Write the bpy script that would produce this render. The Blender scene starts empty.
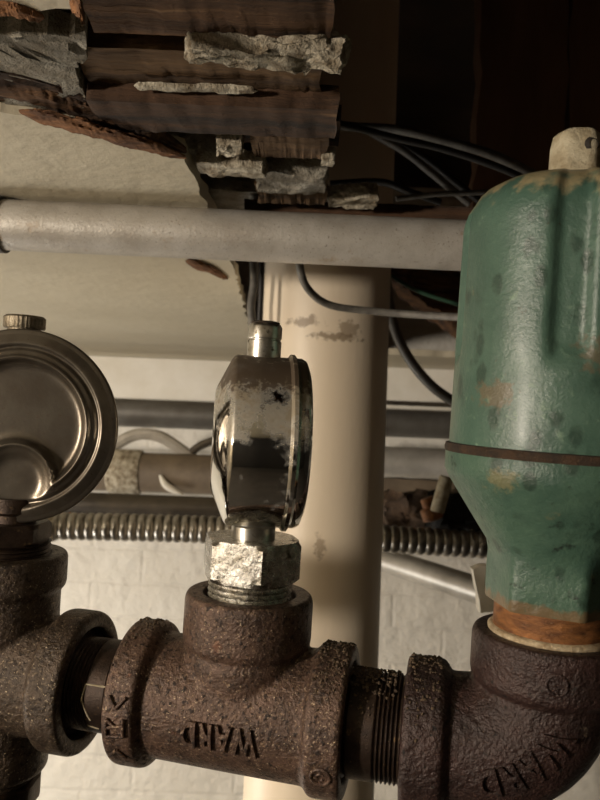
import bpy, bmesh, math, random
from mathutils import Vector, Matrix, noise, Euler
random.seed(7)
C = bpy.context.scene.collection
sc = bpy.context.scene
PI = math.pi
H0 = 1.75                                   # height of the camera above the floor

# ------------------------------------------------------------------ camera
F = 750.0
PITCH, ROLL = math.radians(3.2), math.radians(2.2)
RC = Matrix.Rotation(PI/2 + PITCH, 3, 'X') @ Matrix.Rotation(ROLL, 3, 'Z')
CAM = Vector((0, 0, H0))
def ray(px, py): return RC @ Vector(((px-300)/F, -(py-400)/F, -1.0))
def at(px, py, y):                          # point of the place at a distance y in front of the camera
    d = ray(px, py); return CAM + d*(y/d.y)
def onz(px, py, z):                         # point on a level plane z above the camera
    d = ray(px, py); return CAM + d*(z/d.z)
cam = bpy.data.cameras.new('camera'); co = bpy.data.objects.new('camera', cam); C.objects.link(co)
cam.sensor_fit = 'VERTICAL'; cam.sensor_height = 36; cam.lens = 36*F/800
co.matrix_world = Matrix.Translation(CAM) @ RC.to_4x4()
cam.clip_start = .01
cam.dof.use_dof = True; cam.dof.focus_distance = .36; cam.dof.aperture_fstop = 19
sc.camera = co
sc.view_settings.view_transform = 'Standard'; sc.view_settings.look = 'None'
sc.view_settings.gamma = 1; sc.view_settings.exposure = 0; sc.view_settings.use_curve_mapping = False

# ------------------------------------------------------------------ materials
def lin(c):
    return tuple((x/255/12.92 if x/255 <= .04045 else ((x/255+.055)/1.055)**2.4) for x in c) + (1,)
def mat(name, c1, c2=None, scale=60, rough=.6, metal=0, bump=0, bscale=300, layers=(), stretch=(1,1,1),
        lo=.35, hi=.65, rvar=0, spots=(), brick=False, detail=6, bump2=None, coat=0, drops=None):
    m = bpy.data.materials.new(name); m.use_nodes = True
    nt = m.node_tree; N = nt.nodes; L = nt.links
    b = N['Principled BSDF']; b.inputs['Roughness'].default_value = rough; b.inputs['Metallic'].default_value = metal
    if coat: b.inputs['Coat Weight'].default_value = coat; b.inputs['Coat Roughness'].default_value = .25
    tc = N.new('ShaderNodeTexCoord'); mp = N.new('ShaderNodeMapping'); mp.inputs['Scale'].default_value = stretch
    L.new(tc.outputs['Object'], mp.inputs['Vector'])
    def nz(s, d=detail, vec=None, r=.6):
        n = N.new('ShaderNodeTexNoise'); n.inputs['Scale'].default_value = s; n.inputs['Detail'].default_value = d
        n.inputs['Roughness'].default_value = r
        L.new(vec or mp.outputs['Vector'], n.inputs['Vector']); return n.outputs['Fac']
    def ramp(src, a, z):
        r = N.new('ShaderNodeMapRange'); r.inputs[1].default_value = a; r.inputs[2].default_value = z
        L.new(src, r.inputs[0]); return r.outputs[0]
    def mix(fac, a, c):
        x = N.new('ShaderNodeMix'); x.data_type = 'RGBA'; L.new(fac, x.inputs[0])
        for v, i in ((a, 6), (c, 7)):
            if isinstance(v, tuple): x.inputs[i].default_value = v
            else: L.new(v, x.inputs[i])
        return x.outputs[2]
    def math_(op, a, c):
        x = N.new('ShaderNodeMath'); x.operation = op
        for v, i in ((a, 0), (c, 1)):
            if isinstance(v, (int, float)): x.inputs[i].default_value = v
            else: L.new(v, x.inputs[i])
        return x.outputs[0]
    col = lin(c1)
    if c2: col = mix(ramp(nz(scale), lo, hi), col, lin(c2))
    msrc = metal
    rsrc = None
    for (c, s, a, z, rr) in layers:                        # wear and dirt with a shape of its own; pale iron flecks are painted glints
        f = ramp(nz(s), a, z); col = mix(f, col, lin(c))
        if rr is not None:
            prev = rsrc if rsrc is not None else rough
            x = N.new('ShaderNodeMix'); L.new(f, x.inputs[0])
            if isinstance(prev, (int, float)): x.inputs[2].default_value = prev
            else: L.new(prev, x.inputs[2])
            x.inputs[3].default_value = rr; rsrc = x.outputs[0]
    if drops:
        ds, thr, dc, dst = drops
        m2 = N.new('ShaderNodeMapping'); m2.inputs['Scale'].default_value = dst; L.new(tc.outputs['Object'], m2.inputs['Vector'])
        vo_ = N.new('ShaderNodeTexVoronoi'); vo_.inputs['Scale'].default_value = ds; L.new(m2.outputs['Vector'], vo_.inputs['Vector'])
        gate = ramp(nz(ds*.25), .46, .54)
        dd_ = math_('ADD', vo_.outputs['Distance'], math_('MULTIPLY', math_('SUBTRACT', nz(ds*3), .5), .25))
        col = mix(math_('MULTIPLY', math_('MULTIPLY', ramp(dd_, thr, thr*.7), gate), .75), col, lin(dc))
    for (ctr, rad, c, s, amt) in spots:                     # a stain round one place
        v = N.new('ShaderNodeVectorMath'); v.operation = 'SUBTRACT'; L.new(tc.outputs['Object'], v.inputs[0]); v.inputs[1].default_value = ctr
        v2 = N.new('ShaderNodeVectorMath'); v2.operation = 'DIVIDE'; L.new(v.outputs[0], v2.inputs[0])
        v2.inputs[1].default_value = rad if not isinstance(rad, (int, float)) else (rad,)*3
        ln = N.new('ShaderNodeVectorMath'); ln.operation = 'LENGTH'; L.new(v2.outputs[0], ln.inputs[0])
        d = math_('ADD', ln.outputs['Value'], math_('MULTIPLY', math_('SUBTRACT', nz(s, 5, tc.outputs['Object']), .5), 2.6))
        f = math_('MULTIPLY', ramp(d, 1.05, .65), amt); col = mix(f, col, lin(c))
        if metal > .5:
            x = N.new('ShaderNodeMix'); L.new(f, x.inputs[0])
            if rsrc is None: x.inputs[2].default_value = rough
            else: L.new(rsrc, x.inputs[2])
            x.inputs[3].default_value = .62; rsrc = x.outputs[0]
            msrc = math_('MULTIPLY', math_('SUBTRACT', 1.0, f), msrc)
    if msrc is not metal: L.new(msrc, b.inputs['Metallic'])
    if rvar:
        base = rsrc if rsrc is not None else rough
        rsrc = math_('ADD', base, math_('MULTIPLY', math_('SUBTRACT', nz(scale*1.7), .5), rvar))
    if rsrc is not None: L.new(rsrc, b.inputs['Roughness'])
    h = None
    if bump:
        h = math_('MULTIPLY', nz(bscale, 5, r=.7), bump)
    if bump2:
        h2 = math_('MULTIPLY', nz(bump2[1], 3), bump2[0]); h = h2 if h is None else math_('ADD', h, h2)
    if brick:
        sp = N.new('ShaderNodeSeparateXYZ'); L.new(tc.outputs['Object'], sp.inputs[0])
        cb = N.new('ShaderNodeCombineXYZ'); L.new(sp.outputs[0], cb.inputs[0])
        zz = math_('ADD', sp.outputs[2], math_('MULTIPLY', nz(9, 3, tc.outputs['Object']), .010)); L.new(zz, cb.inputs[1])
        br = N.new('ShaderNodeTexBrick'); L.new(cb.outputs[0], br.inputs['Vector'])
        br.inputs['Scale'].default_value = 1; br.inputs['Mortar Size'].default_value = .006; br.inputs['Mortar Smooth'].default_value = .9
        br.inputs['Brick Width'].default_value = .215; br.inputs['Row Height'].default_value = .072
        col = mix(math_('MULTIPLY', br.outputs['Fac'], .05), col, lin((140, 132, 118)))
        hb = math_('MULTIPLY', br.outputs['Fac'], -.0010); h = hb if h is None else math_('ADD', h, hb)
    if h is not None:
        bp = N.new('ShaderNodeBump'); bp.inputs['Distance'].default_value = 1.0; bp.inputs['Strength'].default_value = 1
        L.new(h, bp.inputs['Height']); L.new(bp.outputs['Normal'], b.inputs['Normal'])
    if isinstance(col, tuple): b.inputs['Base Color'].default_value = col
    else: L.new(col, b.inputs['Base Color'])
    return m

iron = mat('cast_iron', (98,76,64), (64,49,41), 90, .40, .35, .0005, 700, rvar=.2, bump2=(.0010, 420),
           layers=(((126,104,84), 600, .56, .68, .36), ((126,80,54), 45, .64, .78, .7), ((40,30,25), 420, .55, .64, .6), ((176,156,130), 800, .62, .68, .5)))  # finest pale flecks paint the sparkle of the casting into the colour
iron_left = mat('cast_iron_greyish', (80,66,54), (54,44,35), 80, .38, .35, .0006, 700, rvar=.2, bump2=(.0011, 380),
           layers=(((118,102,82), 600, .57, .70, .36), ((110,82,60), 40, .66, .82, .7), ((40,31,24), 420, .55, .64, .6), ((176,160,134), 800, .62, .68, .5)))  # pale specks here too are highlights put into the colour
iron_red = mat('cast_iron_purplish', (62,43,39), (38,27,25), 60, .42, .2, .0005, 600, rvar=.2, bump2=(.0012, 300),
           layers=(((88,66,58), 400, .56, .66, .45), ((128,112,94), 60, .64, .72, .5), ((24,17,16), 400, .56, .66, .7)))
thread_m = mat('threaded_steel', (62,48,38), (38,28,22), 160, .42, .6, .0003, 900, layers=(((120,96,66), 300, .62, .74, .6),))
chrome_mid = mat('chrome_with_grime', (206,204,198), (196,194,186), 60, .055, 1, .000015, 500,
             spots=(((0,.080,0), (.2,.078,.2), (122,110,88), 60, .9), ((.0,.032,.0), (.1,.010,.1), (60,46,32), 380, .9)))
brass = mat('tarnished_dull_nickel', (116,109,98), (94,86,76), 50, .30, .78, .00006, 700, rvar=.10, layers=(((84,72,56), 420, .60, .74, .42),))
knurl = mat('dull_grey_metal', (150,140,122), (104,94,78), 300, .38, .9, .0003, 1500)
shiny = mat('clean_chrome', (214,212,206), (180,174,162), 200, .28, 1, .00006, 500, layers=(((90,78,60), 300, .58, .68, .5),))
nutm = mat('hammered_zinc_nut', (206,204,198), (140,134,122), 220, .26, 1, .0007, 380, rvar=.2, layers=(((72,60,44), 170, .6, .7, .6),))
rust = mat('orange_brown_brass', (150,100,56), (96,60,34), 120, .5, .3, .0010, 300, stretch=(1,2.5,1), layers=(((206,176,126), 120, .66, .72, .6), ((58,36,22), 160, .62, .72, .7)))
cream_tape = mat('cream_pipe_dope', (196,180,150), (140,116,84), 200, .8, bump=.001, bscale=500)
green = mat('green_paint', (76,102,88), (63,88,76), 45, .36, 0, .0005, 260, rvar=.2, coat=.12,
            layers=(((118,142,120), 130, .62, .76, .5), ((60,56,40), 180, .68, .74, .6), ((136,118,82), 42, .70, .78, .7)),
            drops=(110, .38, (40,60,50), (1,.6,1)), spots=(((.0,.180,.0), (.07,.016,.07), (150,134,100), 90, .75), ((-.030,.088,.036), (.008,.006,.014), (108,86,62), 300, .6), ((.012,.105,.045), (.014,.008,.016), (96,80,60), 300, .6)))
green_low = mat('green_paint_base', (72,98,82), (56,82,70), 55, .42, 0, .0008, 180, rvar=.2,
            layers=(((110,104,74), 70, .64, .74, .6), ((28,36,30), 150, .62, .70, .6)), drops=(110, .34, (40,58,48), (1,.6,1)),
            spots=(((.0,.001,.0), (.05,.004,.05), (110,86,58), 150, .8), ((-.026,.055,.040), (.006,.005,.02), (122,114,80), 300, .6)))
seam = mat('rusty_seam', (66,46,28), (36,28,20), 120, .85, bump=.0008, bscale=700)
limed = mat('limed_cap', (184,174,148), (142,128,100), 130, .8, bump=.001, bscale=350)
cream = mat('cream_pipe_paint', (226,212,190), (216,200,176), 9, .42, 0, .00022, 160, stretch=(1,1,.3), rvar=.1,
            layers=(((186,168,142), 26, .68, .82, None),),
            spots=(((-.022,-.066,.118), (.018,.05,.006), (112,92,70), 130, .7), ((.006,-.06,.104), (.026,.05,.005), (110,90,66), 160, .7), ((.02,-.06,.112), (.012,.05,.010), (120,100,76), 190, .6), ((.0,-.06,-.10), (.006,.05,.012), (130,108,84), 200, .6)))
conduit_m = mat('grey_painted_steel', (186,181,172), (164,157,146), 40, .40, .25, .0004, 420, rvar=.12,
            layers=(((150,128,100), 45, .64, .78, .6), ((120,112,100), 600, .60, .72, .6), ((44,38,34), 150, .715, .735, .7)))
flex_m = mat('flexible_steel', (170,166,158), (120,115,106), 60, .32, .9, .0002, 300)
greypipe = mat('grey_pipe_paint', (108,106,102), (88,84,78), 20, .5, .3)
brownpipe = mat('brown_old_pipe', (116,102,84), (92,80,66), 25, .6, .1, layers=(((184,170,146), 30, .70, .74, .8),))
darkpipe = mat('dark_pipe', (84,76,64), (58,52,44), 22, .5, .4, layers=(((140,116,84), 18, .64, .76, .6),))
silver = mat('silver_pipe', (200,197,190), (170,166,158), 20, .42, .45)
copper = mat('copper_pipe', (150,92,62), (112,70,48), 40, .4, .8)
ceil_m = mat('yellowed_ceiling_paint', (200,191,168), (190,180,156), 6, .55, 0, .0010, 60, rvar=.1, bump2=(.0012, 25),
            layers=(((212,204,184), 60, .68, .72, None), ((150,134,104), 16, .70, .78, None)))
wall_m = mat('white_painted_brick', (222,218,208), (210,205,194), 5, .6, 0, .0022, 60, brick=True, bump2=(.010, 16))
wallr_m = mat('dark_brown_wall', (30,26,22), (22,19,16), 5, .8)
wallp_m = mat('plain_wall', (140,130,112), (120,110,94), 4, .8)
floor_m = mat('concrete_floor', (60,55,50), (46,42,38), 4, .8)
plaster = mat('broken_grey_plaster', (168,162,148), (126,117,100), 55, .95, 0, .006, 200,
            layers=(((186,178,160), 120, .62, .72, None), ((80,66,50), 40, .62, .75, None)))
plaster_w = mat('pale_plaster', (204,195,174), (122,108,86), 90, .95, 0, .006, 190, layers=(((92,74,54), 70, .60, .72, None),))
woods = [mat('old_lath_wood_%s' % n, a, b_, 60, .9, 0, .0030, 90, stretch=(.10,1.8,1.8), layers=(((118,90,60), 90, .60, .72, None), ((30,20,13), 60, .56, .68, None)))
         for n, a, b_ in (('brown', (96,66,38), (46,30,18)), ('grey', (104,78,48), (54,38,24)), ('dark', (74,50,30), (36,25,16)))]
woodend = mat('broken_wood_fibre', (142,98,62), (84,56,36), 90, .9, 0, .003, 160, stretch=(.3,1.5,1.5))
redwood = mat('dark_red_joist', (140,108,82), (110,82,62), 12, .85, 0, .001, 60, stretch=(1,1,.2))
subf = mat('dark_floorboards', (60,44,32), (40,30,22), 10, .9)
cable_b = mat('black_cable', (44,42,40), (30,28,26), 30, .5)
cable_g = mat('grey_cable', (112,108,100), (78,74,68), 90, .55, bump=.0004, bscale=500)
cable_w = mat('green_wire', (40,70,52), None, rough=.5)
blacks = mat('black_rag', (24,22,20), (14,12,10), 60, .9, bump=.002, bscale=80)
white_chip = mat('white_flake', (214,208,194), None, rough=.7)
beam_m = mat('painted_sill_timber', (232,228,218), (220,214,200), 12, .6, 0, .001, 40)

# ------------------------------------------------------------------ helpers
def link(name, me, m, parent=None, smooth=True):
    o = bpy.data.objects.new(name, me); C.objects.link(o)
    if m: me.materials.append(m)
    if smooth:
        for p in me.polygons: p.use_smooth = True
        try: me.set_sharp_from_angle(angle=math.radians(smooth if smooth is not True else 40))
        except Exception: pass
    if parent: o.parent = parent
    return o
def bm2(name, bm, m, parent=None, smooth=True, normals=True):
    if normals: bmesh.ops.recalc_face_normals(bm, faces=bm.faces)
    me = bpy.data.meshes.new(name); bm.to_mesh(me); bm.free(); return link(name, me, m, parent, smooth)
def tag(o, label, cat, group=None):
    o['label'] = label; o['category'] = cat
    if group: o['group'] = group
    return o
def struct(o): o['kind'] = 'structure'; return o
def frame(axis, ref=None):                                  # matrix whose Z is axis
    a = Vector(axis).normalized(); ref = Vector(ref) if ref else (Vector((0,0,1)) if abs(a.z) < .9 else Vector((1,0,0)))
    x = ref.cross(a).normalized(); y = a.cross(x)
    return Matrix((x, y, a)).transposed()
def lathe(bm, prof, o=(0,0,0), axis=(0,0,1), seg=48, rfun=None, ref=None):      # prof: (radius, height) list, closed with caps
    M = frame(axis, ref); o = Vector(o); rings = []
    for (r, h) in prof:
        if r < 1e-6: rings.append([bm.verts.new(o + M @ Vector((0,0,h)))]); continue
        ring = []
        for k in range(seg):
            a = 2*PI*k/seg; rr = rfun(a, h, r) if rfun else r
            ring.append(bm.verts.new(o + M @ Vector((rr*math.cos(a), rr*math.sin(a), h))))
        rings.append(ring)
    for A, B in zip(rings, rings[1:]):
        for k in range(seg):
            k2 = (k+1) % seg
            if len(A) == 1 and len(B) == 1: continue
            if len(A) == 1: bm.faces.new((A[0], B[k2], B[k]))
            elif len(B) == 1: bm.faces.new((A[k], A[k2], B[0]))
            else: bm.faces.new((A[k], A[k2], B[k2], B[k]))
    if len(rings[0]) > 1: bm.faces.new(list(reversed(rings[0])))
    if len(rings[-1]) > 1: bm.faces.new(rings[-1])
def spline(pts, n=10):
    P = [Vector(p) for p in pts]; P = [2*P[0]-P[1]] + P + [2*P[-1]-P[-2]]; out = []
    for i in range(1, len(P)-2):
        for k in range(n):
            t = k/n; a, b, c, d = P[i-1], P[i], P[i+1], P[i+2]
            out.append(.5*((2*b) + (c-a)*t + (2*a-5*b+4*c-d)*t*t + (3*b-a-3*c+d)*t*t*t))
    out.append(P[-2]); return out
def tube(bm, pts, r, seg=12):                                # r number or function(i, n)
    n = len(pts); up = None; rings = []
    for i, p in enumerate(pts):
        t = (pts[min(i+1, n-1)] - pts[max(i-1, 0)]).normalized()
        if up is None: up = Vector((0,0,1)) if abs(t.z) < .9 else Vector((1,0,0))
        x = up.cross(t).normalized(); up = t.cross(x)
        rr = r(i, n) if callable(r) else r
        rings.append([bm.verts.new(p + rr*(x*math.cos(2*PI*k/seg) + up*math.sin(2*PI*k/seg))) for k in range(seg)])
    for A, B in zip(rings, rings[1:]):
        for k in range(seg): bm.faces.new((A[k], A[(k+1)%seg], B[(k+1)%seg], B[k]))
    bm.faces.new(list(reversed(rings[0]))); bm.faces.new(rings[-1])
def box(bm, lo, hi):
    v = [bm.verts.new((x, y, z)) for x in (lo[0], hi[0]) for y in (lo[1], hi[1]) for z in (lo[2], hi[2])]
    for f in ((0,1,3,2), (4,6,7,5), (0,4,5,1), (2,3,7,6), (0,2,6,4), (1,5,7,3)): bm.faces.new([v[i] for i in f])
def baked(name, bm, m, parent, mods, smooth=True):           # run modifiers and keep the plain mesh
    me = bpy.data.meshes.new('tmp'); bmesh.ops.recalc_face_normals(bm, faces=bm.faces); bm.to_mesh(me); bm.free()
    o = bpy.data.objects.new('tmp', me); C.objects.link(o)
    for kind, kw in mods:
        md = o.modifiers.new(kind, kind)
        for k, v in kw.items(): setattr(md, k, v)
    bpy.context.view_layer.update()
    dg = bpy.context.evaluated_depsgraph_get(); me2 = bpy.data.meshes.new_from_object(o.evaluated_get(dg))
    bpy.data.objects.remove(o); bpy.data.meshes.remove(me); me2.name = name
    me2.materials.clear()
    return link(name, me2, m, parent, 70)
def cast(name, bm, m, parent, vox=.00085, it=5):
    return baked(name, bm, m, parent, (('REMESH', dict(mode='VOXEL', voxel_size=vox)), ('SMOOTH', dict(factor=.5, iterations=it))))
def ragged(pts, step=.006, j=.003, seed=0, closed=True):
    out = []; n = len(pts)
    for i in range(n if closed else n-1):
        a, b = Vector(pts[i]), Vector(pts[(i+1) % n]); k = max(1, int((b-a).length/step))
        for q in range(k):
            p = a.lerp(b, q/k)
            if q: 
                d = (b-a).normalized(); nn = Vector((-d.y, d.x))
                p = p + nn*j*(noise.noise(Vector((p.x*45, p.y*45, seed))) + .6*noise.noise(Vector((p.x*160, p.y*160, seed))))
            out.append(p)
    return out
def slab(bm, loops, z0, z1):                                 # a flat panel with ragged outline and holes
    edges = []
    for lp in loops:
        vs = [bm.verts.new((p.x, p.y, z0)) for p in lp]
        edges += [bm.edges.new((vs[i], vs[(i+1) % len(vs)])) for i in range(len(vs))]
    r = bmesh.ops.triangle_fill(bm, edges=edges, use_beauty=True, use_dissolve=False)
    faces = [g for g in r['geom'] if isinstance(g, bmesh.types.BMFace)]
    ex = bmesh.ops.extrude_face_region(bm, geom=faces)
    bmesh.ops.translate(bm, vec=(0, 0, z1-z0), verts=[g for g in ex['geom'] if isinstance(g, bmesh.types.BMVert)])
def lump(bm, c, size, seed=0, amp=.25, cuts=7, freq=60, rot=0):       # a broken block of plaster
    b2 = bmesh.new(); bmesh.ops.create_cube(b2, size=1)
    bmesh.ops.subdivide_edges(b2, edges=b2.edges, cuts=cuts, use_grid_fill=True)
    R = Matrix.Rotation(rot, 3, 'Y'); mp = {}
    for v in b2.verts:
        p = v.co; q = Vector(p).normalized()*.62; p = Vector(p).lerp(q, .18)
        w = Vector((p.x*size[0], p.y*size[1], p.z*size[2]))
        k = noise.noise_vector(w*freq + Vector((seed*7.3, 0, 0))); k2 = noise.noise_vector(w*freq*3 + Vector((0, seed*3.1, 0)))
        k3 = noise.noise_vector(w*freq*9 + Vector((0, 0, seed))); w += (k + .5*k2 + .25*k3)*amp*min(size)
        mp[v] = bm.verts.new(Vector(c) + R @ w)
    for f in b2.faces: bm.faces.new([mp[v] for v in f.verts])
    b2.free()
def lath(bm, a, b, wdt, thk, seed=0, j=.0022, n=60, tilt=0):          # a length of split wood between two points
    a, b = Vector(a), Vector(b); d = (b-a); x = d.normalized(); y = Vector((-x.y, x.x, 0)).normalized(); z = x.cross(y)
    y, z = y*math.cos(tilt)+z*math.sin(tilt), z*math.cos(tilt)-y*math.sin(tilt)
    sec = [(-1,-1), (-.4,-1.04), (.3,-.98), (1,-1), (1.03,0), (1,1), (0,1), (-1,1), (-1.02,0)]; rings = []
    for i in range(n+1):
        t = i/n; ring = []
        for q, (u, v) in enumerate(sec):
            p = a + d*t
            e = noise.noise(Vector((t*14, q*3.7, seed*5.1)))*j + noise.noise(Vector((t*60, q*5.1, seed)))*j*.8
            ext = x*noise.noise(Vector((q*9.1, seed*3.3, i > n/2)))*.0025 if i in (0, n) else Vector()
            ring.append(bm.verts.new(p + y*(u*wdt/2 + e) + z*(v*thk/2 + e*.7) + ext))
        rings.append(ring)
    m = len(sec)
    for A, B in zip(rings, rings[1:]):
        for k in range(m): bm.faces.new((A[k], A[(k+1)%m], B[(k+1)%m], B[k]))
    bm.faces.new(list(reversed(rings[0]))); bm.faces.new(rings[-1])
def text_verts(s, size, depth, sp_=1.25):
    cu = bpy.data.curves.new('t', 'FONT'); cu.body = s; cu.size = size; cu.extrude = depth; cu.align_x = 'CENTER'; cu.align_y = 'CENTER'
    cu.bevel_depth = size*.018; cu.offset = size*.010; cu.resolution_u = 3; cu.space_character = sp_
    o = bpy.data.objects.new('t', cu); C.objects.link(o); bpy.context.view_layer.update()
    me = bpy.data.meshes.new_from_object(o.evaluated_get(bpy.context.evaluated_depsgraph_get()))
    bpy.data.objects.remove(o); bm = bmesh.new(); bm.from_mesh(me); bpy.data.meshes.remove(me)
    bmesh.ops.subdivide_edges(bm, edges=[e for e in bm.edges if e.calc_length() > size*.2], cuts=2)
    return bm

# ------------------------------------------------------------------ the room
ZC = .168                                                    # ceiling above the camera
WY = 1.62                                                    # wall distance
def room_box(name, lo, hi, m): bm = bmesh.new(); box(bm, lo, hi); return struct(bm2(name, bm, m, smooth=False))
room_box('wall_back', (-1.9, WY, 0), (1.9, WY+.1, 2.35), wall_m)
room_box('wall_left', (-2.0, -2.2, 0), (-1.9, WY+.1, 2.35), wallp_m)
room_box('wall_right', (1.9, -2.2, 0), (2.0, WY+.1, 2.35), wallr_m)
room_box('wall_front', (-1.9, -2.3, 0), (1.9, -2.2, 2.35), wallr_m)
room_box('floor', (-2, -2.3, -.08), (2, WY+.1, 0), floor_m)
hole = [(-.29,.30), (-.27,.375), (-.20,.392)] 
pA = onz(0,112,ZC); pB = onz(100,128,ZC); pC = onz(184,158,ZC); pD = onz(210,212,ZC); pE = onz(236,275,ZC); pF = onz(250,330,ZC)
hole = [(-.30,.30), (-.26,.385)] + [(p.x, p.y) for p in (pA, pB, pC, pD, pE, pF)] + [(.0,1.38), (.60,1.40), (.66,.9), (.60,.16), (.15,.12)]
pg = onz(86,10,ZC); ph = onz(0,16,ZC)
hole += [(pg.x+.004,.16), (pg.x, pg.y-.004), (ph.x, ph.y)]
bm = bmesh.new()
slab(bm, [[Vector(p) for p in ((-1.9,-2.2), (1.9,-2.2), (1.9,WY), (-1.9,WY))], ragged(hole, .006, .004, 3)], H0+ZC, H0+ZC+.012)
struct(bm2('ceiling', bm, ceil_m, smooth=20))
room_box('trim_1', (-1.9, -2.2, H0+ZC+.40), (1.9, WY, H0+ZC+.43), subf)['label'] = 'dark floorboards above the hole'
room_box('trim_2', (-.42, .02, H0+ZC+.013), (-.37, WY, H0+ZC+.40), redwood)
room_box('trim_3', (.74, .02, H0+ZC+.013), (.79, WY, H0+ZC+.40), redwood)
room_box('trim_4', (-.42, -.04, H0+ZC+.013), (.79, .01, H0+ZC+.40), redwood)
# timber sill at the head of the wall
l = at(95,358,1.50); 
room_box('trim_5', (-1.9, 1.60, at(150,399,1.6).z), (1.9, WY-.001, H0+ZC-.001), beam_m)['label'] = 'white painted timber along the top of the wall'

# boards in the joist bay at the upper right
def plank_v(name, x0, x1, y, z0, z1, m, label, seed):
    bm = bmesh.new(); b = []
    box(bm, (x0, y, z0), (x1, y+.03, z1)); bmesh.ops.subdivide_edges(bm, edges=bm.edges, cuts=14, use_grid_fill=True)
    for v in bm.verts:
        if abs(v.co.x-x0) < .002 or abs(v.co.x-x1) < .002:
            v.co.x += .007*noise.noise(Vector((v.co.z*22, seed, 0))) + .003*noise.noise(Vector((v.co.z*90, seed, 0)))
    return tag(bm2(name, bm, m, smooth=30), label, 'board')
xs = at(566,100,.80).x
plank_v('blocking_board', at(478,100,.8).x, xs, .80, H0+ZC+.014, H0+ZC+.398, redwood, 'dark red-brown board in the ceiling hole, left of the vertical crack', 1)
plank_v('blocking_board', xs+.004, xs+.30, .80, H0+ZC+.014, H0+ZC+.398, redwood, 'reddish board in the ceiling hole, right of the vertical crack at the picture edge', 2)

# ------------------------------------------------------------------ broken ceiling
def mk(name, fn, m, label, cat, group=None, smooth=35):
    bm = bmesh.new(); fn(bm); return tag(bm2(name, bm, m, None, smooth), label, cat, group)
LG = 'exposed ceiling laths'
def lath_px(px0, px1, pym, z, y_off=0, wdt=.036, thk=.009, m=0, label='', seed=0, tilt=0, py1=None):
    a = onz(px0, pym, z); b = onz(px1, py1 if py1 is not None else pym, z)
    if py1 is None: b.y = a.y
    return mk('wood_lath', lambda bm: lath(bm, a, b, wdt, thk, seed, tilt=tilt), woods[m], label, 'lath', LG)
lath_px(84, 334, -2, .178, wdt=.034, thk=.010, m=0, label='brown wooden lath at the very top edge of the picture', seed=1)
lath_px(84, 322, 58, .184, wdt=.040, thk=.010, m=1, label='wooden lath with pale lower edge, half under a plaster crust', seed=2)
lath_px(96, 338, 104, .176, wdt=.036, thk=.013, m=2, label='broad dark lath with cleanly cut right end, lowest of the long laths', seed=3)
lath_px(252, 328, 138, .180, wdt=.032, thk=.010, m=1, label='short pale-edged stub of lath under the broad dark lath', seed=4)
lath_px(258, 326, 188, .178, wdt=.040, thk=.008, m=1, label='short brown lath stub below the mottled grey plaster block', seed=5)
lath_px(246, 520, 211, .180, wdt=.030, thk=.010, m=2, label='long dark lath lying just above the grey conduit and crossing the cream pipe', seed=6)
lath_px(84, 200, 32, .200, wdt=.03, thk=.010, m=2, label='dark recessed lath between the two upper brown laths', seed=7)
lath_px(120, 340, 118, .205, wdt=.04, thk=.010, m=2, label='shadowed lath deep in the hole behind the broad dark lath', seed=8)
# grey coat of plaster on the left
pts = [onz(x, y, .186) for x, y in ((-150,10), (86,8), (88,22), (76,50), (84,78), (100,112), (40,96), (-150,60))]
bm = bmesh.new(); slab(bm, [ragged([(p.x, p.y) for p in pts], .004, .005, 9)], H0+.186, H0+.198)
bmesh.ops.subdivide_edges(bm, edges=[e for e in bm.edges if e.calc_length() > .008], cuts=4)
for v in bm.verts:
    v.co.z += .004*noise.noise(v.co*70) + .003*noise.noise(v.co*200) - .012
tag(bm2('plaster_coat', bm, plaster, smooth=30), 'rough grey plaster sheet exposed in the upper left of the ceiling hole', 'plaster')
PG = 'broken plaster lumps'
def plump(name, px, py, z, size, m, label, seed, amp=.22, rot=0, freq=60):
    c = onz(px, py, z); return mk(name, lambda bm: lump(bm, c, size, seed, amp, 19, freq, rot), m, label, 'plaster', PG, 40)
plump('plaster_crust', 268, 46, .172, (.071,.014,.013), plaster_w, 'long whitish plaster crust clinging along a lath at the top', 1, .30, math.radians(1), 90)
plump('plaster_lump', 230, 140, .176, (.017,.018,.014), plaster_w, 'rounded plaster lump on top of the pale flat plaster slab', 2)
plump('plaster_lump', 231, 163, .174, (.042,.020,.011), plaster_w, 'pale flat plaster slab with sharp broken right end', 3, .2, math.radians(4))
plump('plaster_lump', 292, 172, .180, (.046,.040,.018), plaster, 'mottled grey plaster block between two short lath stubs', 4, .14)
plump('plaster_lump', 328, 156, .176, (.008,.010,.009), plaster_w, 'tiny plaster crumb at the right end of the grey block', 5)
plump('plaster_lump', 352, 196, .180, (.036,.02,.012), plaster_w, 'white plaster lump in front of the dark upper part of the cream pipe', 6)
plump('plaster_lump', 196, 146, .186, (.036,.03,.016), plaster, 'grey plaster lump beside the torn end of the ceiling edge', 7)
plump('plaster_lump', 108, 114, .182, (.010,.010,.008), plaster, 'small plaster crumb above the splintered wood edge on the left', 8)
plump('plaster_lump', 226, 196, .196, (.07,.07,.014), plaster, 'dim grey plaster slab tucked behind the conduit', 9, .12)
plump('plaster_residue', 196, 88, .1745, (.060,.005,.0024), plaster_w, 'thin ragged line of pale plaster along the joint above the broad dark lath', 10, .35, 0, 120)
plump('plaster_residue', 290, 127, .1765, (.034,.004,.002), plaster_w, 'thin pale plaster edge on the top of the short lath stub', 11, .35, 0, 120)
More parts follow.
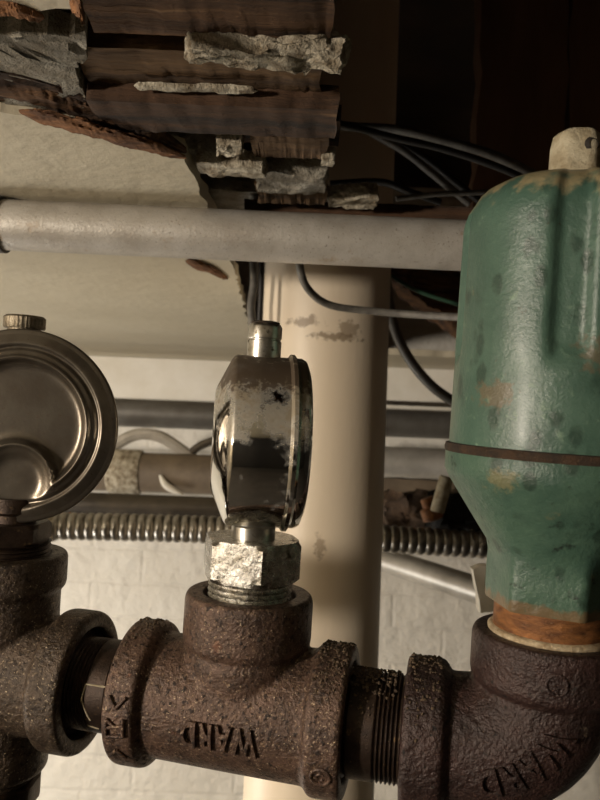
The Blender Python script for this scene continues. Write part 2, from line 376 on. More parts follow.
# splintered edge
def splint(bm, P, w, t, seed, n=120):
    rings = []; P = [Vector(p) for p in P]; S = spline(P, n//(len(P)-1))
    for i, p in enumerate(S):
        k = i/(len(S)-1); e = (.25 + .75*min(1, min(k, 1-k)*7))
        f = lambda a, s=0: 1.0*noise.noise(Vector((k*6 + s, a*2.9, seed))) + .35*noise.noise(Vector((k*38 + s, a*3.1, seed)))
        ring = []
        for q in range(18):
            a = 2*PI*q/18; r = (1 + .55*f(q))*e
            ring.append(bm.verts.new(p + Vector((0, math.cos(a)*w*r, math.sin(a)*t*r))))
        rings.append(ring)
    for A, B in zip(rings, rings[1:]):
        for k in range(18): bm.faces.new((A[k], A[(k+1)%18], B[(k+1)%18], B[k]))
    bm.faces.new(list(reversed(rings[0]))); bm.faces.new(rings[-1])
mk('splintered_lath', lambda bm: splint(bm, [onz(-60,84,.176), onz(20,90,.176), onz(80,106,.175), onz(130,122,.174), onz(186,150,.171)], .013, .0045, 1), woods[0],
   'dark splintered lath running down along the torn ceiling edge', 'lath')
mk('splintered_lath', lambda bm: splint(bm, [onz(-60,66,.176), onz(10,70,.178), onz(80,92,.178), onz(120,110,.178), onz(150,124,.178)], .008, .004, 2), woods[2],
   'blackened splintered lath below the rough grey plaster sheet', 'lath')
mk('torn_paper_strip', lambda bm: splint(bm, [onz(20,112,.168), onz(60,121,.167), onz(100,132,.166), onz(140,143,.166), onz(186,157,.168)], .0085, .0022, 3), woodend,
   'orange-brown torn fibre strip along the front edge of the yellowed ceiling', 'torn edge')
mk('torn_paper_strip', lambda bm: splint(bm, [onz(-30,6,.168), onz(15,10,.167), onz(44,17,.168)], .004, .002, 4), woodend,
   'torn brown fibre at the top left corner of the picture', 'torn edge')
mk('torn_paper_strip', lambda bm: splint(bm, [onz(70,4,.167), onz(80,8,.160), onz(83,19,.152)], .0035, .003, 5, 40), woodend,
   'small curled brown splinter hanging at the end of the top ceiling strip', 'torn edge')
mk('torn_paper_strip', lambda bm: splint(bm, [onz(186,262,.167), onz(206,268,.165), onz(228,278,.167)], .016, .0022, 6, 40), woodend,
   'reddish torn flake of ceiling just below the grey conduit', 'torn edge')

# ------------------------------------------------------------------ pipes behind
R4 = .0672; pc = at(323,400,.795)
bm = bmesh.new(); lathe(bm, [(R4,-H0+.0), (R4,-.5), (R4,0), (R4,ZC+.395)], (0,0,0), seg=96)
o = bm2('cream_pipe', bm, cream); o.location = (pc.x, pc.y, H0)
tag(o, 'large cream-painted vertical pipe rising through the ceiling hole', 'pipe')

# grey conduit in front of the ceiling
a = at(-60,222,.535); b = at(-60+620,250,.535); d = (b-a)
bm = bmesh.new(); a2 = a - d*.9; b2 = b + d*1.6
lathe(bm, [(.0181,0), (.0181,(b2-a2).length)], a2, b2-a2, 48)
tag(bm2('grey_conduit', bm, conduit_m), 'thick grey painted conduit running horizontally under the ceiling', 'conduit')
dn = d.normalized(); cc = a + dn*((at(1,225,.535)-a).dot(dn))
cl = bpy.data.objects.new('conduit_strap', None); C.objects.link(cl); cl.location = cc
tag(cl, 'thin dark strap wrapped round the grey conduit at the left edge', 'strap')
bm = bmesh.new(); M = frame(dn)
lathe(bm, [(.0182,-.003), (.0203,-.003), (.0203,.003), (.0182,.003)], (0,0,0), dn, 40); bm2('strap_band', bm, cable_b, cl)
bm = bmesh.new(); tube(bm, spline([Vector((0,-.012,-.014)), Vector((.002,-.016,-.020)), Vector((.004,-.013,-.026))]), .0018, 8); bm2('strap_tail', bm, cable_b, cl)

def hpipe(name, y0, r, pyl, m, label, cat='pipe', x0=-1.88, x1=1.88, px=160, **k):   # straight level pipe along the wall
    c = at(px, pyl, y0); bm = bmesh.new()
    lathe(bm, [(r,0), (r, x1-x0)], (x0, y0, c.z), (1,0,0), 32); return tag(bm2(name, bm, m), label, cat)
hpipe('wall_pipe', 1.42, .0265, 414, greypipe, 'smooth grey horizontal pipe just under the white wall timber')
hpipe('wall_pipe', 1.30, .034, 473, brownpipe, 'thick brown horizontal pipe with a white flake, behind the dark pipe', x1=-.02)
hpipe('wall_pipe', 1.18, .0185, 507, darkpipe, 'thin dark horizontal pipe directly above the ribbed flexible conduit', x1=.16)
hpipe('wall_pipe', 1.34, .027, 463, silver, 'silver horizontal pipe right of the cream pipe, below the grey one', x0=.03, px=420)
hpipe('wall_pipe', 1.12, .0042, 519, copper, 'slim copper tube resting along the top of the ribbed conduit', px=160, x1=.0)
# flake and ring on the brown pipe
mk('plaster_flake', lambda bm: tube(bm, spline([at(160,475,1.262), at(167,486,1.262), at(183,495,1.262)]), lambda i, n: .0022+.004*math.sin(PI*i/(n-1)), 8), white_chip,
   'curved white flake stuck on the thick brown pipe', 'flake')
mk('pipe_coupling', lambda bm: (lathe(bm, [(.0362,0), (.0382,.003), (.0382,.052), (.0362,.055)], (at(110,473,1.3).x, 1.30, at(160,473,1.3).z), (1,0,0), 32)), plaster_w,
   'crusted pale sleeve on the thick brown pipe next to the face-on vent', 'coupling')
# loops of cable on the wall between the pipes
for i, (pts, lb) in enumerate((([(88,480), (110,450), (135,435), (158,436), (176,446), (196,462)], 'grey cable arching over the brown pipe near the left vent'),
                    ([(182,462), (200,446), (222,440), (248,446)], 'dark cable arch between the pipes just left of the middle vent'))):
    mk('wall_cable', lambda bm: tube(bm, spline([at(x, y, 1.36) for x, y in pts]), .0075 if i else .011, 10), (conduit_m, darkpipe)[i], lb, 'cable')
# ribbed conduit
c0 = at(52,524,.95); c1 = at(492,545,.95); c0.z = c1.z = (c0.z+c1.z)/2
L_ = (c1-c0).length + .1; N_ = 60*8
bm = bmesh.new(); pts = [c0 + (c1-c0).normalized()*(L_*i/N_) for i in range(N_+1)]
for i, p in enumerate(pts): p.z += .003*math.sin(i/N_*5) 
tube(bm, pts, lambda i, n: .0148 + .0028*abs(math.sin(PI*i/8))**.7, 24)
fo = bm2('ribbed_conduit', bm, flex_m, smooth=80); tag(fo, 'ribbed flexible steel conduit crossing behind the vents and cream pipe', 'conduit')
bm = bmesh.new(); lathe(bm, [(.012,-.012), (.0185,-.012), (.0195,-.008), (.0195,.004), (.0185,.006)], pts[0], (1,0,0), 24, lambda a, h, r: r*(1+.04*math.cos(6*a)))
bm2('end_collar', bm, plaster_w, fo)
# sloping silver tube right of the cream pipe
e0 = at(340,545,1.25); e1 = at(520,604,1.02); dd = e1-e0
mk('sloping_tube', lambda bm: lathe(bm, [(.019,0), (.019,(dd*1.35).length)], e0-dd*.1, dd, 32), silver, 'silver tube sloping down to the right below the ribbed conduit', 'pipe')
# clutter at the right between pipe and green valve
def blob(name, px, py, y, size, m, label, cat, seed, amp=.25, rot=0):
    return mk(name, lambda bm: lump(bm, at(px, py, y), size, seed, amp, 8, 40, rot), m, label, cat)
blob('debris_clump', 412, 512, 1.08, (.085,.05,.045), mat('brown_debris', (84,66,50), (52,40,30), 50, .9, bump=.003, bscale=90),
     'brown clump of dirt and rags on top of the ribbed conduit', 'debris', 1, .3)
blob('black_rag', 462, 515, 1.0, (.085,.04,.05), blacks, 'black rag hanging behind the lower green valve body', 'rag', 2, .3)
mk('old_fitting', lambda bm: (lathe(bm, [(.010,0), (.014,.002), (.014,.016), (.009,.018), (.009,.03)], at(434,520,.98), at(424,490,.98)-at(434,520,.98), 20)), rust,
   'small rusty elbow-shaped fitting between cream pipe and green valve', 'fitting')
mk('pale_stub', lambda bm: lathe(bm, [(.008,0), (.0085,.002), (.0085,.042), (.007,.044)], at(437,512,.90), at(447,475,.90)-at(437,512,.90), 20), limed,
   'pale short stub of pipe left of the green valve cone', 'pipe')
mk('wall_block', lambda bm: lump(bm, at(420,486,1.22), (.16,.05,.022), 5, .12, 8, 40), brownpipe, 'brown lumpy ledge below the silver pipe', 'ledge')
mk('pale_bracket', lambda bm: lump(bm, at(485,588,.60), (.016,.012,.036), 6, .12, 7, 60, math.radians(-12)), white_chip, 'pale bracket edge behind the green hexagonal base', 'bracket')
# cables
def cable(pts, r, m, label, name='cable'):
    return mk(name, lambda bm: tube(bm, spline([at(*p) for p in pts], 12), r, 12), m, label, 'cable', smooth=80)
cable([(300,236,.62), (300,268,.62), (309,290,.64), (330,305,.66), (370,311,.67), (420,315,.66), (475,318,.62)], .0034, cable_g, 'dark cable looping across the front of the cream pipe')
cable([(300,118,.70), (345,126,.66), (400,130,.64), (450,142,.64), (500,158,.64), (560,188,.66)], .0042, cable_g, 'thick grey cable arching from the laths towards the green valve')
cable([(340,124,.60), (400,139,.61), (450,151,.61), (510,172,.61), (560,198,.62)], .0030, cable_b, 'thin black cable following just below the thick grey one')
cable([(370,132,.70), (405,152,.70), (435,176,.70), (470,204,.70)], .0036, cable_g, 'grey cable slanting steeply down behind the brown lath')
cable([(384,134,.72), (425,158,.72), (455,182,.72), (486,206,.72)], .0036, cable_b, 'black cable slanting down beside the steep grey cable')
cable([(330,184,.69), (380,182,.69), (410,192,.69), (440,202,.70)], .0034, cable_b, 'black cable bulging over the white plaster lump')
cable([(396,199,.68), (440,194,.68), (500,192,.68)], .0024, cable_g, 'thin grey cable lying nearly level above the conduit')
cable([(385,270,.9), (392,318,.9), (404,350,.9), (424,378,.9), (448,398,.9), (490,420,.9)], .0062, greypipe, 'thick grey cable curving down between cream pipe and green valve')
cable([(384,272,.8), (420,292,.8), (470,308,.8)], .0022, cable_w, 'thin green wire above the looping cable')
cable([(252,240,.74), (254,280,.74), (251,310,.74), (256,345,.74)], .0040, cable_g, 'grey cable hanging at the left side of the cream pipe')
cable([(262,240,.73), (261,290,.73), (259,330,.73)], .0026, cable_b, 'thin black cable hanging against the cream pipe')
mk('hanging_board', lambda bm: lath(bm, at(386,250,1.3), at(520,352,1.3), .10, .03, 11, .006, tilt=1.2), woods[0], 'brown timber edge in the dark gap behind the thick curved cable', 'board')
mk('hanging_plate', lambda bm: lath(bm, at(372,402,1.40), at(520,408,1.40), .02, .008, 12, .001), darkpipe, 'thin dark metal strip under the timber right of the cream pipe', 'strip')

# ------------------------------------------------------------------ the iron run in front
D = .35; q = D/F
YAW, LEAN = math.radians(12), math.radians(3.4)
v_c = Vector((math.sin(LEAN), math.cos(LEAN), 0)); u_c = Vector((math.cos(YAW), -math.tan(LEAN)*math.cos(YAW), math.sin(YAW))).normalized()
w_c = u_c.cross(v_c).normalized(); v_c = w_c.cross(u_c)
T_c = Vector(((243-300)*q, -(705-400)*q, -D))
U, V, W = RC @ u_c, RC @ v_c, RC @ w_c; T = CAM + RC @ T_c
RA = Matrix((U, V, W)).transposed()                          # local x along the run, y up the branch, z to the viewer
def proj(p):
    c = T_c + Matrix((u_c, v_c, w_c)).transposed() @ Vector(p); return 300 + F*c.x/-c.z, 400 - F*c.y/-c.z, -c.z
def s_at(px):                                                # distance along the run that shows at px
    s = 0
    for _ in range(40): s += (px - proj((s,0,0))[0])*q*.8
    return s
def t_at(py, s=0):
    t = 0
    for _ in range(40): t += (proj((s,t,0))[1] - py)*q*.8
    return t
def k_at(s, t=0): return proj((s,t,0))[2]/F                    # metres per pixel there
def thing(name, label, cat, s=0, t=0, rot=None, group=None):
    o = bpy.data.objects.new(name, None); C.objects.link(o); o.empty_display_size = .02
    o.matrix_world = Matrix.Translation(T + U*s + V*t) @ (RA if rot is None else RA @ rot).to_4x4()
    return tag(o, label, cat, group)
XA, YA = (1,0,0), (0,1,0)
def collar(bm, o, axis, r, w, rin, dep):                       # reinforced open mouth of a fitting: face at the far end
    lathe(bm, [(r*.9,-w*.15), (r*.985,0), (r,w*.12), (r,w*.86), (r*.975,w*.97), (r*.95,w), (rin,w), (rin*.985,w-dep), (0,w-dep)], o, axis, 64)
def ringmark(bm, o, rx, rt):
    tube(bm, [Vector(o) + Vector((rx*math.cos(a), rx*math.sin(a), 0)) for a in [2*PI*k/24 for k in range(25)]], rt, 8)
def wrap_x(bm, R, ang, x0, up=1):                              # lay flat letters (x right, y up) round a cylinder along local x
    for v in bm.verts:
        x, y, z = v.co; a = ang + up*y/R; r = R + z
        v.co = Vector((x0 + x, r*math.sin(a), r*math.cos(a)))

# main tee
sl, sr = s_at(146), s_at(334)
tee = thing('iron_tee', 'brown cast iron tee in the centre with raised upside-down letters', 'pipe fitting')
bm = bmesh.new(); rb = 62*q; kl, kr = k_at(sl), k_at(sr)
lathe(bm, [(rb*.97, sl+.004), (rb, 0), (rb*1.02, sr-.004)], (0,0,0), XA, 64)
collar(bm, (sl+.0065,0,0), (-1,0,0), 69*kl, .0140, 50*q, .006)
collar(bm, (sr-.0075,0,0), XA, 73*kr, .0150, 56*q, .004)
tt = t_at(592)
lathe(bm, [(rb*.93,.0), (rb*.93,.012), (61*q,.024), (58*q,.030), (58*q,.040)], (0,0,0), YA, 64)
collar(bm, (0,tt-.0225,0), YA, 64*k_at(0,tt), .0225, 46*q, .004)
cast('tee_body', bm, iron, tee)
bm = text_verts('WARD', .0160, .0012); 
for v in bm.verts: v.co.x *= .62; v.co.x, v.co.y = -v.co.x, -v.co.y
wrap_x(bm, rb+.0002, math.radians(-6), s_at(238)); bm2('raised_lettering', bm, iron, tee, 50)
bm = bmesh.new(); 
tube(bm, [Vector((.0040*math.cos(a), .0040*math.sin(a), 0)) for a in [2*PI*k/24 for k in range(25)]], .0008, 8)
tube(bm, [Vector((.0016*math.cos(a), .0016*math.sin(a), 0)) for a in [PI*.25+1.5*PI*k/24 for k in range(25)]], .0006, 8)
wrap_x(bm, 73*kr, math.radians(-21), sr); bm2('raised_circle_mark', bm, iron, tee, 60)
bm = bmesh.new()
def bars(bm, segs, r=.0008):
    for pl in segs: tube(bm, [Vector(pl[0]).lerp(Vector(pl[1]), i/6) for i in range(7)], r, 8)
bars(bm, [((-.004,.014,0),(0,.009,0)), ((0,.009,0),(.004,.014,0)), ((-.004,-.016,0),(0,-.011,0)), ((0,-.011,0),(.004,-.016,0)), ((-.004,0,0),(.004,.002,0)), ((-.004,.004,0),(-.004,-.004,0)), ((.004,.005,0),(.004,-.003,0)), ((-.004,.004,0),(0,.001,0)), ((-.004,-.004,0),(.004,-.003,0))])
wrap_x(bm, 70*kl+.0001, math.radians(-8), sl); bm2('raised_triangle_mark', bm, iron, tee, 60)

# crumbs of rust lying along the tops of the run
def crumbs(parent, x0, x1, R, n, spread, seed, a0=90, m=None):
    rnd = random.Random(seed); bm = bmesh.new()
    for _ in range(n):
        a = math.radians(a0) + rnd.gauss(0, spread); x = rnd.uniform(x0, x1); s_ = rnd.uniform(.0003, .0010)
        r_ = bmesh.ops.create_icosphere(bm, subdivisions=1, radius=s_)
        for v in r_['verts']: v.co = v.co*rnd.uniform(.6, 1.3) + Vector((x, (R+.0001)*math.sin(a), (R+.0001)*math.cos(a)))
    o = bm2('rust_crumbs', bm, m or thread_dust, parent, False); o['kind'] = 'stuff'; return o
thread_dust = mat('rust_dust', (92,76,58), (52,40,30), 500, .9)
crumbs(tee, sr-.007, sr+.0065, 72.5*kr, 260, .45, 1)
crumbs(tee, sl-.006, sl+.005, 68.5*kl, 90, .4, 2)
crumbs(tee, .034, sr-.008, rb+.0006, 160, .35, 3)

# threaded nipples
def nipple(name, s0, s1, r, label, m=thread_m, axis=XA, pitch=.0019, plain=(.4,.6), o=(0,0,0)):
    n = int((s1-s0)/pitch*6); bm = bmesh.new(); pr = []
    for i in range(n+1):
        t = i/n; x = s0 + (s1-s0)*t
        a = 0 if plain[0] < t < plain[1] else 1
        pr.append((r - a*(.0006 - .0006*math.cos(2*PI*x/pitch)), x))
    lathe(bm, pr, o, axis, 64); return bm
def nip_thing(s0, s1, r, label, plain):
    t = thing('threaded_nipple', label, 'pipe nipple', s0)
    b_ = nipple('x', 0, s1-s0, r, '', plain=plain); bm2('nipple_body', b_, thread_m, t, 60); return t
sL = s_at(90)                                                  # right mouth of the left fitting
n1 = nip_thing(sL-.004, sl-.0045, 46*q, 'short threaded nipple joining the left iron fitting to the centre tee', (.42,.74))
mouth = s_at(404)
n2 = nip_thing(sr+.0045, mouth+.003, 54*q*.93, 'threaded nipple between the centre tee and the iron elbow', (.12,.5))
bm = bmesh.new()
bars(bm, [((0,-.001,0),(.0105,-.001,0)), ((0,-.001,0),(-.001,-.008,0)), ((-.001,-.008,0),(.003,-.018,0)), ((.001,-.022,0),(.006,-.0235,0))], .0004)
wrap_x(bm, 46*q, .40, .012); bm2('thread_tape', bm, limed, n1)

crumbs(n2, .002, .024, 50*q, 260, .5, 4)
# left fitting (a cross: up, down, right and left)
s0 = s_at(-3); cross = thing('iron_cross', 'dark cast iron cross fitting at the left picture edge', 'pipe fitting', s0)
kc = k_at(s0); bm = bmesh.new(); rc = 57*kc; lw = sL - s0
lathe(bm, [(rc*.96,-.05), (rc*.98,0), (rc*1.0,lw-.010)], (0,0,0), XA, 64)
collar(bm, (lw-.0150,0,0), XA, 67*kc, .0150, 52*kc, .009)
collar(bm, (-lw+.0150,0,0), (-1,0,0), 67*kc, .0150, 52*kc, .009)
ct = t_at(551, s0)
lathe(bm, [(rc*.97,-.02), (rc*.97,.012), (57*kc,.02), (57*kc,ct-.01)], (0,0,0), YA, 64)
collar(bm, (0,ct-.0165,0), YA, 62*kc, .0165, 45*kc, .005)
cb = t_at(766, s0)
lathe(bm, [(51*kc,0), (51*kc,-cb-.002)], (0,0,0), (0,-1,0), 64)
collar(bm, (0,cb+.013,0), (0,-1,0), 54*kc, .013, 45*kc, .004)
cast('cross_body', bm, iron_left, cross)
t_ = thing('riser_pipe', 'dark vertical pipe leaving the bottom of the left cross fitting', 'pipe', s0, cb)
bm = nipple('x', -.003, .30, 43*kc, '', axis=(0,-1,0), plain=(.09,1.1)); bm2('pipe_body', bm, iron_left, t_, 60)
bm = bmesh.new(); lathe(bm, [(43.5*kc,.005), (47*kc,.006), (47*kc,.016), (44*kc,.018)], (0,0,0), (0,-1,0), 32, lambda a, h, r: r*(1+.03*math.sin(a*9))); bm2('pipe_collar', bm, thread_m, t_, 40)
t_ = thing('branch_pipe', 'dark iron pipe leaving the left cross fitting beyond the picture', 'pipe', s0-lw, 0)
bm = bmesh.new(); lathe(bm, [(46*kc,-.005), (46*kc,.5)], (0,0,0), (-1,0,0), 48); bm2('pipe_body', bm, iron_left, t_, 60)

# elbow
se = s_at(542); ke = k_at(se); lm = se - mouth
elb = thing('iron_elbow', 'dark purplish cast iron elbow under the green valve', 'pipe fitting', se)
bm = bmesh.new(); re = 63*ke; rbend = .030
path = [Vector((-lm+.008,0,0)), Vector((-rbend-.006,0,0))] + [Vector((-rbend + rbend*math.sin(a), rbend - rbend*math.cos(a), 0)) for a in [PI/2*k/10 for k in range(11)]]
te = t_at(632, se); path += [Vector((0,te-.008,0))]
P2 = []
for A, B in zip(path, path[1:]):
    for i in range(4): P2.append(A.lerp(B, i/4))
P2.append(path[-1]); tube(bm, P2, lambda i, n: re*(1 + .07*math.sin(PI*i/n)), 64)
kf = k_at(mouth)
collar(bm, (-lm+.0165,0,0), (-1,0,0), 72*kf, .0165, 52*kf, .004)
collar(bm, (0,te-.020,0), YA, 75*ke, .020, 58*ke, .004)
cast('elbow_body', bm, iron_red, elb)
crumbs(elb, -lm+.001, -lm+.015, 71.5*kf, 220, .5, 5)
bm = text_verts('WARD', .0165, .0010)
for v in bm.verts:
    x, y, z = v.co; x, y = -x, -y                            # upside down, running round the bend
    R_ = .038; a = PI*.0 + (x/R_)
    phi = math.radians(225+5) + x/.040; rr = .036 + y*-1.0
    cx, cy = .012 + 0, .012
    px_ = -rbend + .050*0 
    # letters follow an arc about the inner corner of the bend
    th = math.radians(-52) + x/.050; rad = .036 + (-y)
    X = -rbend - .001 + rad*math.cos(th); Y = rbend + .001 + rad*math.sin(th)
    ds = (math.hypot(X+rbend, Y-rbend) - rbend)
    Z = math.sqrt(max((re*1.06)**2 - ds*ds, 1e-6)) + z
    v.co = Vector((X, Y, Z))
bm2('raised_lettering', bm, iron_red, elb, 50)
bm = bmesh.new(); tube(bm, [Vector((.004*math.cos(a), .004*math.sin(a), 0)) for a in [2*PI*k/24 for k in range(25)]], .0008, 8)
for v in bm.verts:
    x = .0 + v.co.x; y = te-.0115+v.co.y
    v.co = Vector((x, y, math.sqrt(max((74.5*ke)**2-x*x, 0)) + v.co.z))
bm2('raised_circle_mark', bm, iron_red, elb, 60)

# ------------------------------------------------------------------ vents
def hexprism(bm, r, h0, h1, axis=YA, off=0, cham=.0012):
    def rf(a, h, rr):
        b = (a + off) % (PI/3) - PI/6; return rr*math.cos(PI/6)/math.cos(b)
    def rfc(a, h, rr):
        x = rf(a, h, r); return min(x, rr)
    lathe(bm, [(r*.90,h0), (r*1.01,h0+cham*1.6), (r*1.01,h1-cham*1.6), (r*.90,h1)], (0,0,0), axis, 96, rfc)
def vent_disc(bm, R, th, bead=True):                           # round body, axis local z, front at +z
    lathe(bm, [(0,-th*.50), (R*.70,-th*.50), (R*.88,-th*.485), (R*.96,-th*.455), (R*.985,-th*.41), (R*.985,-th*.36),
               (R*1.0,-th*.345), (R*1.025,-th*.33), (R*1.025,-th*.29), (R*1.0,-th*.275),
               (R*.985,-th*.26), (R*.985,0), (R*.985,th*.28), (R*.97,th*.31), (R*.93,th*.34), (R*.62,th*.475), (R*.56,th*.495), (R*.50,th*.50)], (0,0,0), (0,0,1), 128)
# middle vent: seen edge-on
tb = t_at(594)
bush = thing('hex_bushing', 'shiny hexagonal bushing screwed into the top of the centre tee', 'pipe fitting', 0, tb)
k0 = k_at(0,tb)
hx0, hx1 = t_at(577)-tb, t_at(537)-tb
bm = bmesh.new(); hexprism(bm, 51*k0, hx0, hx1, off=math.radians(3)); bm2('hex_nut', bm, nutm, bush, 25)
bm = nipple('x', -.004, hx0+.001, 42*k0, '', axis=YA, plain=(2,3), pitch=.0024); bm2('threaded_shank', bm, nutm, bush, 60)
vy = t_at(441); kv = k_at(0,vy)
vent = thing('steam_vent', 'chrome disc-shaped steam vent seen edge-on above the centre tee', 'vent', 0, tb+hx1)
vo = vy - tb - hx1; R = 86*kv; th = 92*kv
fr = Matrix.Rotation(math.radians(-72), 3, 'Y')              # front of the disc turned to the left and a little to the viewer
bm = bmesh.new(); vent_disc(bm, R, th); 
o = bm2('vent_body', bm, chrome_mid, vent, 30); o.data.transform(fr.to_4x4()); o.location = (0,vo,0)
def neck_and_screw(parent, vo, R, kv, mneck, mtop, lower, knurled):
    bm = bmesh.new(); lathe(bm, [(22*kv,lower), (22*kv,vo-R*.985), (26*kv,vo-R*.95), (26*kv,vo-R*.8)], (0,0,0), YA, 48); bm2('vent_neck', bm, mneck, parent, 40)
    h = vo + R*.96
    bm = bmesh.new()
    if knurled:
        lathe(bm, [(15*kv,h-.003), (16*kv,h+9*kv)], (0,0,0), YA, 32)
        lathe(bm, [(19*kv,h+9*kv), (20*kv,h+10.5*kv), (20*kv,h+20*kv), (18*kv,h+22*kv)], (0,0,0), YA, 128, lambda a, hh, r: r*(1+.009*(1 if int(a*128/(2*PI)) % 4 < 2 else -1)))
    else:
        lathe(bm, [(17*kv,h-.003), (17*kv,h+17*kv), (16*kv,h+18*kv), (16*kv,h+19*kv), (17*kv,h+20*kv), (17*kv,h+31*kv), (15.5*kv,h+34*kv), (14*kv,h+35*kv)], (0,0,0), YA, 48)
    s = bm2('vent_screw', bm, mtop, parent, 35)
    if not knurled:
        bm = bmesh.new(); lathe(bm, [(14*kv,h+34.5*kv), (14.5*kv,h+36*kv), (12*kv,h+37*kv)], (0,0,0), YA, 32); bm2('screw_cap', bm, seam, s, 35)
neck_and_screw(vent, vo, R, kv, shiny, shiny, -.003, False)

# left vent: seen face-on
tl = t_at(553, s0); kl2 = k_at(s0, tl)
nutb = thing('vent_bushing', 'dark brown bushing under the face-on vent at the left edge', 'pipe fitting', s0, tl)
bm = nipple('x', -.004, .0065, 45*kl2, '', axis=YA, plain=(2,3), pitch=.0022); bm2('threaded_shank', bm, thread_m, nutb, 60)
nh = t_at(520, s0)-tl
bm = bmesh.new(); hexprism(bm, 45*kl2, .006, nh, off=math.radians(22)); bm2('hex_nut', bm, thread_m, nutb, 25)
cy2 = t_at(424, s0); kx = k_at(s0, cy2); R2 = 90*kx
lv = thing('steam_vent', 'round chrome steam vent seen face-on at the left edge', 'vent', s0+8*kx, tl+nh)
vo2 = cy2 - tl - nh
rotl = Matrix.Rotation(math.radians(15), 3, 'Y')
bm = bmesh.new(); seg = 160; rings = []
cr, cy_, = .36, -.60                                           # small round boss pressed in the lower face
def face_z(x, y):                                              # pressed relief of the face, unit disc
    r = math.hypot(x, y)
    def bumpf(d, w, h): return h*math.exp(-(d/w)**2)
    d2 = math.hypot(x, y-cy_)
    inner = max(r-.70, .44-d2)                                 # >0 outside the crescent-shaped raised field
    z = .12*(1-1/(1+math.exp(-inner*45)))                      # dished centre
    z = .10/(1+math.exp(-(inner)*40)) * 0 + z*.0
    z -= .09/(1+math.exp(inner*38))
    z += bumpf(inner-.03, .035, .05) + bumpf(r-.85, .03, -.035) 
    z -= .07/(1+math.exp((d2-.30)*40))
    if r > .88: z -= (r-.88)*.5
    return z
NR = 90
grid = [[bm.verts.new((0,0,0))]]
for i in range(1, NR+1):
    r = i/NR; grid.append([bm.verts.new((R2*r*math.cos(2*PI*k/seg), R2*r*math.sin(2*PI*k/seg), 0)) for k in range(seg)])
grid[0][0].co.z = R2*(.26+face_z(0,0)*1.0)
for i in range(1, NR+1):
    for v in grid[i]: v.co.z = R2*(.26 + face_z(v.co.x/R2, v.co.y/R2))
zr = grid[NR][0].co.z
for rr, zz in ((1.03,.0), (1.05,-.015), (1.05,-.05), (1.02,-.07), (1.0,-.08), (.99,-.3), (.95,-.42), (.8,-.5), (.5,-.52)):
    grid.append([bm.verts.new((R2*rr*math.cos(2*PI*k/seg), R2*rr*math.sin(2*PI*k/seg), zr+R2*zz)) for k in range(seg)])
for k in range(seg): bm.faces.new((grid[0][0], grid[1][k], grid[1][(k+1)%seg]))
for A, B in zip(grid[1:], grid[2:]):
    for k in range(seg): bm.faces.new((A[k], B[k], B[(k+1)%seg], A[(k+1)%seg]))
bm.faces.new(list(reversed(grid[-1])))
o = bm2('vent_body', bm, brass, lv, 60); o.matrix_local = Matrix.Translation((7*kx,vo2,0)) @ rotl.to_4x4()
neck_and_screw(lv, vo2, R2, kx, thread_m, knurl, -.003, True)

# ------------------------------------------------------------------ green valve
t0 = te
bs = thing('brass_bushing', 'orange-brown threaded bushing between the elbow and the green valve', 'pipe fitting', se, t0)
g_ = lambda py: t_at(py, se) - t0
bm = bmesh.new(); lathe(bm, [(55*ke,-.003), (55*ke,g_(612)), (55*ke,g_(598))], (0,0,0), YA, 64, lambda a, h, r: r + .0003*math.sin(a*5)); bm2('bushing_body', bm, rust, bs, 50)
bm = bmesh.new(); pr = [(57*ke,-.001), (59.5*ke,-.0005), (60*ke,.0012), (57*ke,.0022)]
lathe(bm, pr, (0,0,0), YA, 64, lambda a, h, r: r*(1+.008*noise.noise(Vector((a*9,h*200,1))))); bm2('joint_compound', bm, cream_tape, bs, 60)
gb = g_(604)
gv = thing('green_valve', 'large green-painted cylindrical valve with rusty seam at the right edge', 'valve', se, t0+gb)
g = lambda py: t_at(py, se) - t0 - gb
kk = lambda py: k_at(se, t_at(py, se))
bm = bmesh.new()
def rhex(a, h, r):
    t = max(0, min(1, (h - g(565))/(g(540)-g(565)))); b = (a + math.radians(10)) % (PI/3) - PI/6
    return r*((1-t)*min(math.cos(PI/6)/math.cos(b)*1.05, 1.03) + t)
lathe(bm, [(52*ke,-.001), (62*ke,.0), (63*kk(600),.0015), (63*kk(570),g(570)), (63*kk(556),g(556)), (66*kk(545),g(545)), (86*kk(515),g(515)), (108*kk(482),g(482)), (112*kk(474),g(474)), (112*kk(458),g(458)), (111*kk(455),g(455)), (109*kk(455),g(454.5))],
      (0,0,0), YA, 120, rhex)
bm2('valve_base', bm, green_low, gv, 30)
bm = bmesh.new()
lathe(bm, [(108*kk(452),g(458)), (112.5*kk(452),g(457)), (113*kk(452),g(453)), (112*kk(452),g(449)), (108*kk(452),g(448))], (0,0,0), YA, 160, lambda a, h, r: r*(1+.004*noise.noise(Vector((a*14,h*300,2)))))
bm2('seam_ring', bm, seam, gv, 60)
bm = bmesh.new()
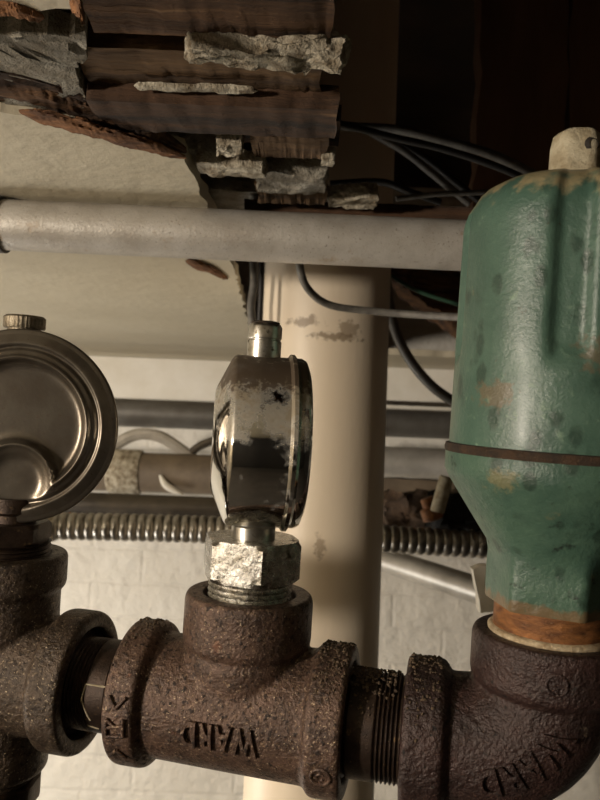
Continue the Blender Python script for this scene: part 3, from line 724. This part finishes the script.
# lathe frame for YA: angle measured from x = ref x axis; find the angle that faces the viewer
Mf = frame(YA)
def ang_of(vx, vz):                                           # local direction (x, z) -> lathe angle
    d = Mf.transposed() @ Vector((vx, 0, vz)); return math.atan2(d.y, d.x)
slots = [ang_of(math.sin(x), math.cos(x)) for x in (math.radians(-6), math.radians(54), math.radians(-84), math.radians(114), math.radians(174), math.radians(-144))]
zlo, zhi = g(372), g(352)
def rgreen(a, h, r):
    t = max(0, min(1, (h-zlo)/(zhi-zlo))); t = t*t*(3-2*t); best = 0
    for s in slots:
        d = (a - s + PI) % (2*PI) - PI; dx = abs(d)/math.radians(8.5)
        if dx < 1.6: best = max(best, 1/(1+math.exp((dx-1)*9)))
    lob = .012*math.cos(6*(a-slots[0]))
    return r*(1 - t*best*.085 - t*lob)
prof = [(100*kk(450),g(451)), (108.5*kk(450),g(450)), (109*kk(445),g(445))]
for y in range(430, 229, -10): prof.append(((109 - (450-y)*.012)*kk(y), g(y)))
prof += [(105*kk(220),g(222)), (102*kk(212),g(213)), (97*kk(205),g(205)), (90*kk(198),g(198)), (80*kk(192),g(192.5)), (66*kk(188),g(188)), (48*kk(185),g(185)), (30*kk(184),g(184)), (0,g(184))]
lathe(bm, prof, (0,0,0), YA, 240, rgreen)
bm2('valve_housing', bm, green, gv, 40)
bm = bmesh.new(); ktp = kk(150)
lathe(bm, [(27*ktp,g(187)), (26*ktp,g(183)), (25*ktp,g(150)), (23*ktp,g(138)), (19*ktp,g(134)), (9*ktp,g(133)), (8*ktp,g(136)), (8*ktp,g(150)), (0,g(150))], (0,0,0), YA, 48, lambda a, h, r: r*(1+.05*math.cos(6*a)+.02*noise.noise(Vector((a*3,h*90,4)))))
cap = bm2('top_cap', bm, limed, gv, 40)
bm = bmesh.new(); hz = 24*ktp
lathe(bm, [(8*ktp,0), (8*ktp,hz), (5*ktp,hz+.001), (5*ktp,hz-.002), (0,hz-.002)], (.0,g(152),0), (.45,0,.9), 24); bm2('cap_port', bm, mat('dark_port', (40,34,28), None, rough=.8), cap, 40)

# ------------------------------------------------------------------ light
def point(name, loc, e, col, r):
    l = bpy.data.lights.new(name, 'POINT'); l.energy = e; l.color = col; l.shadow_soft_size = r
    o = bpy.data.objects.new(name, l); C.objects.link(o); o.location = loc; return o
point('room_bulb', (-1.30, -.62, H0-.05), 88, (1, .88, .74), .05)
point('far_fill', (-1.0, .85, H0-.65), 25, (1, .94, .86), .25)  # fill light added to brighten ceiling and back wall, no bulb hangs there
w = bpy.data.worlds.new('world'); sc.world = w; w.use_nodes = True
w.node_tree.nodes['Background'].inputs[0].default_value = (.02, .018, .015, 1); w.node_tree.nodes['Background'].inputs[1].default_value = .3
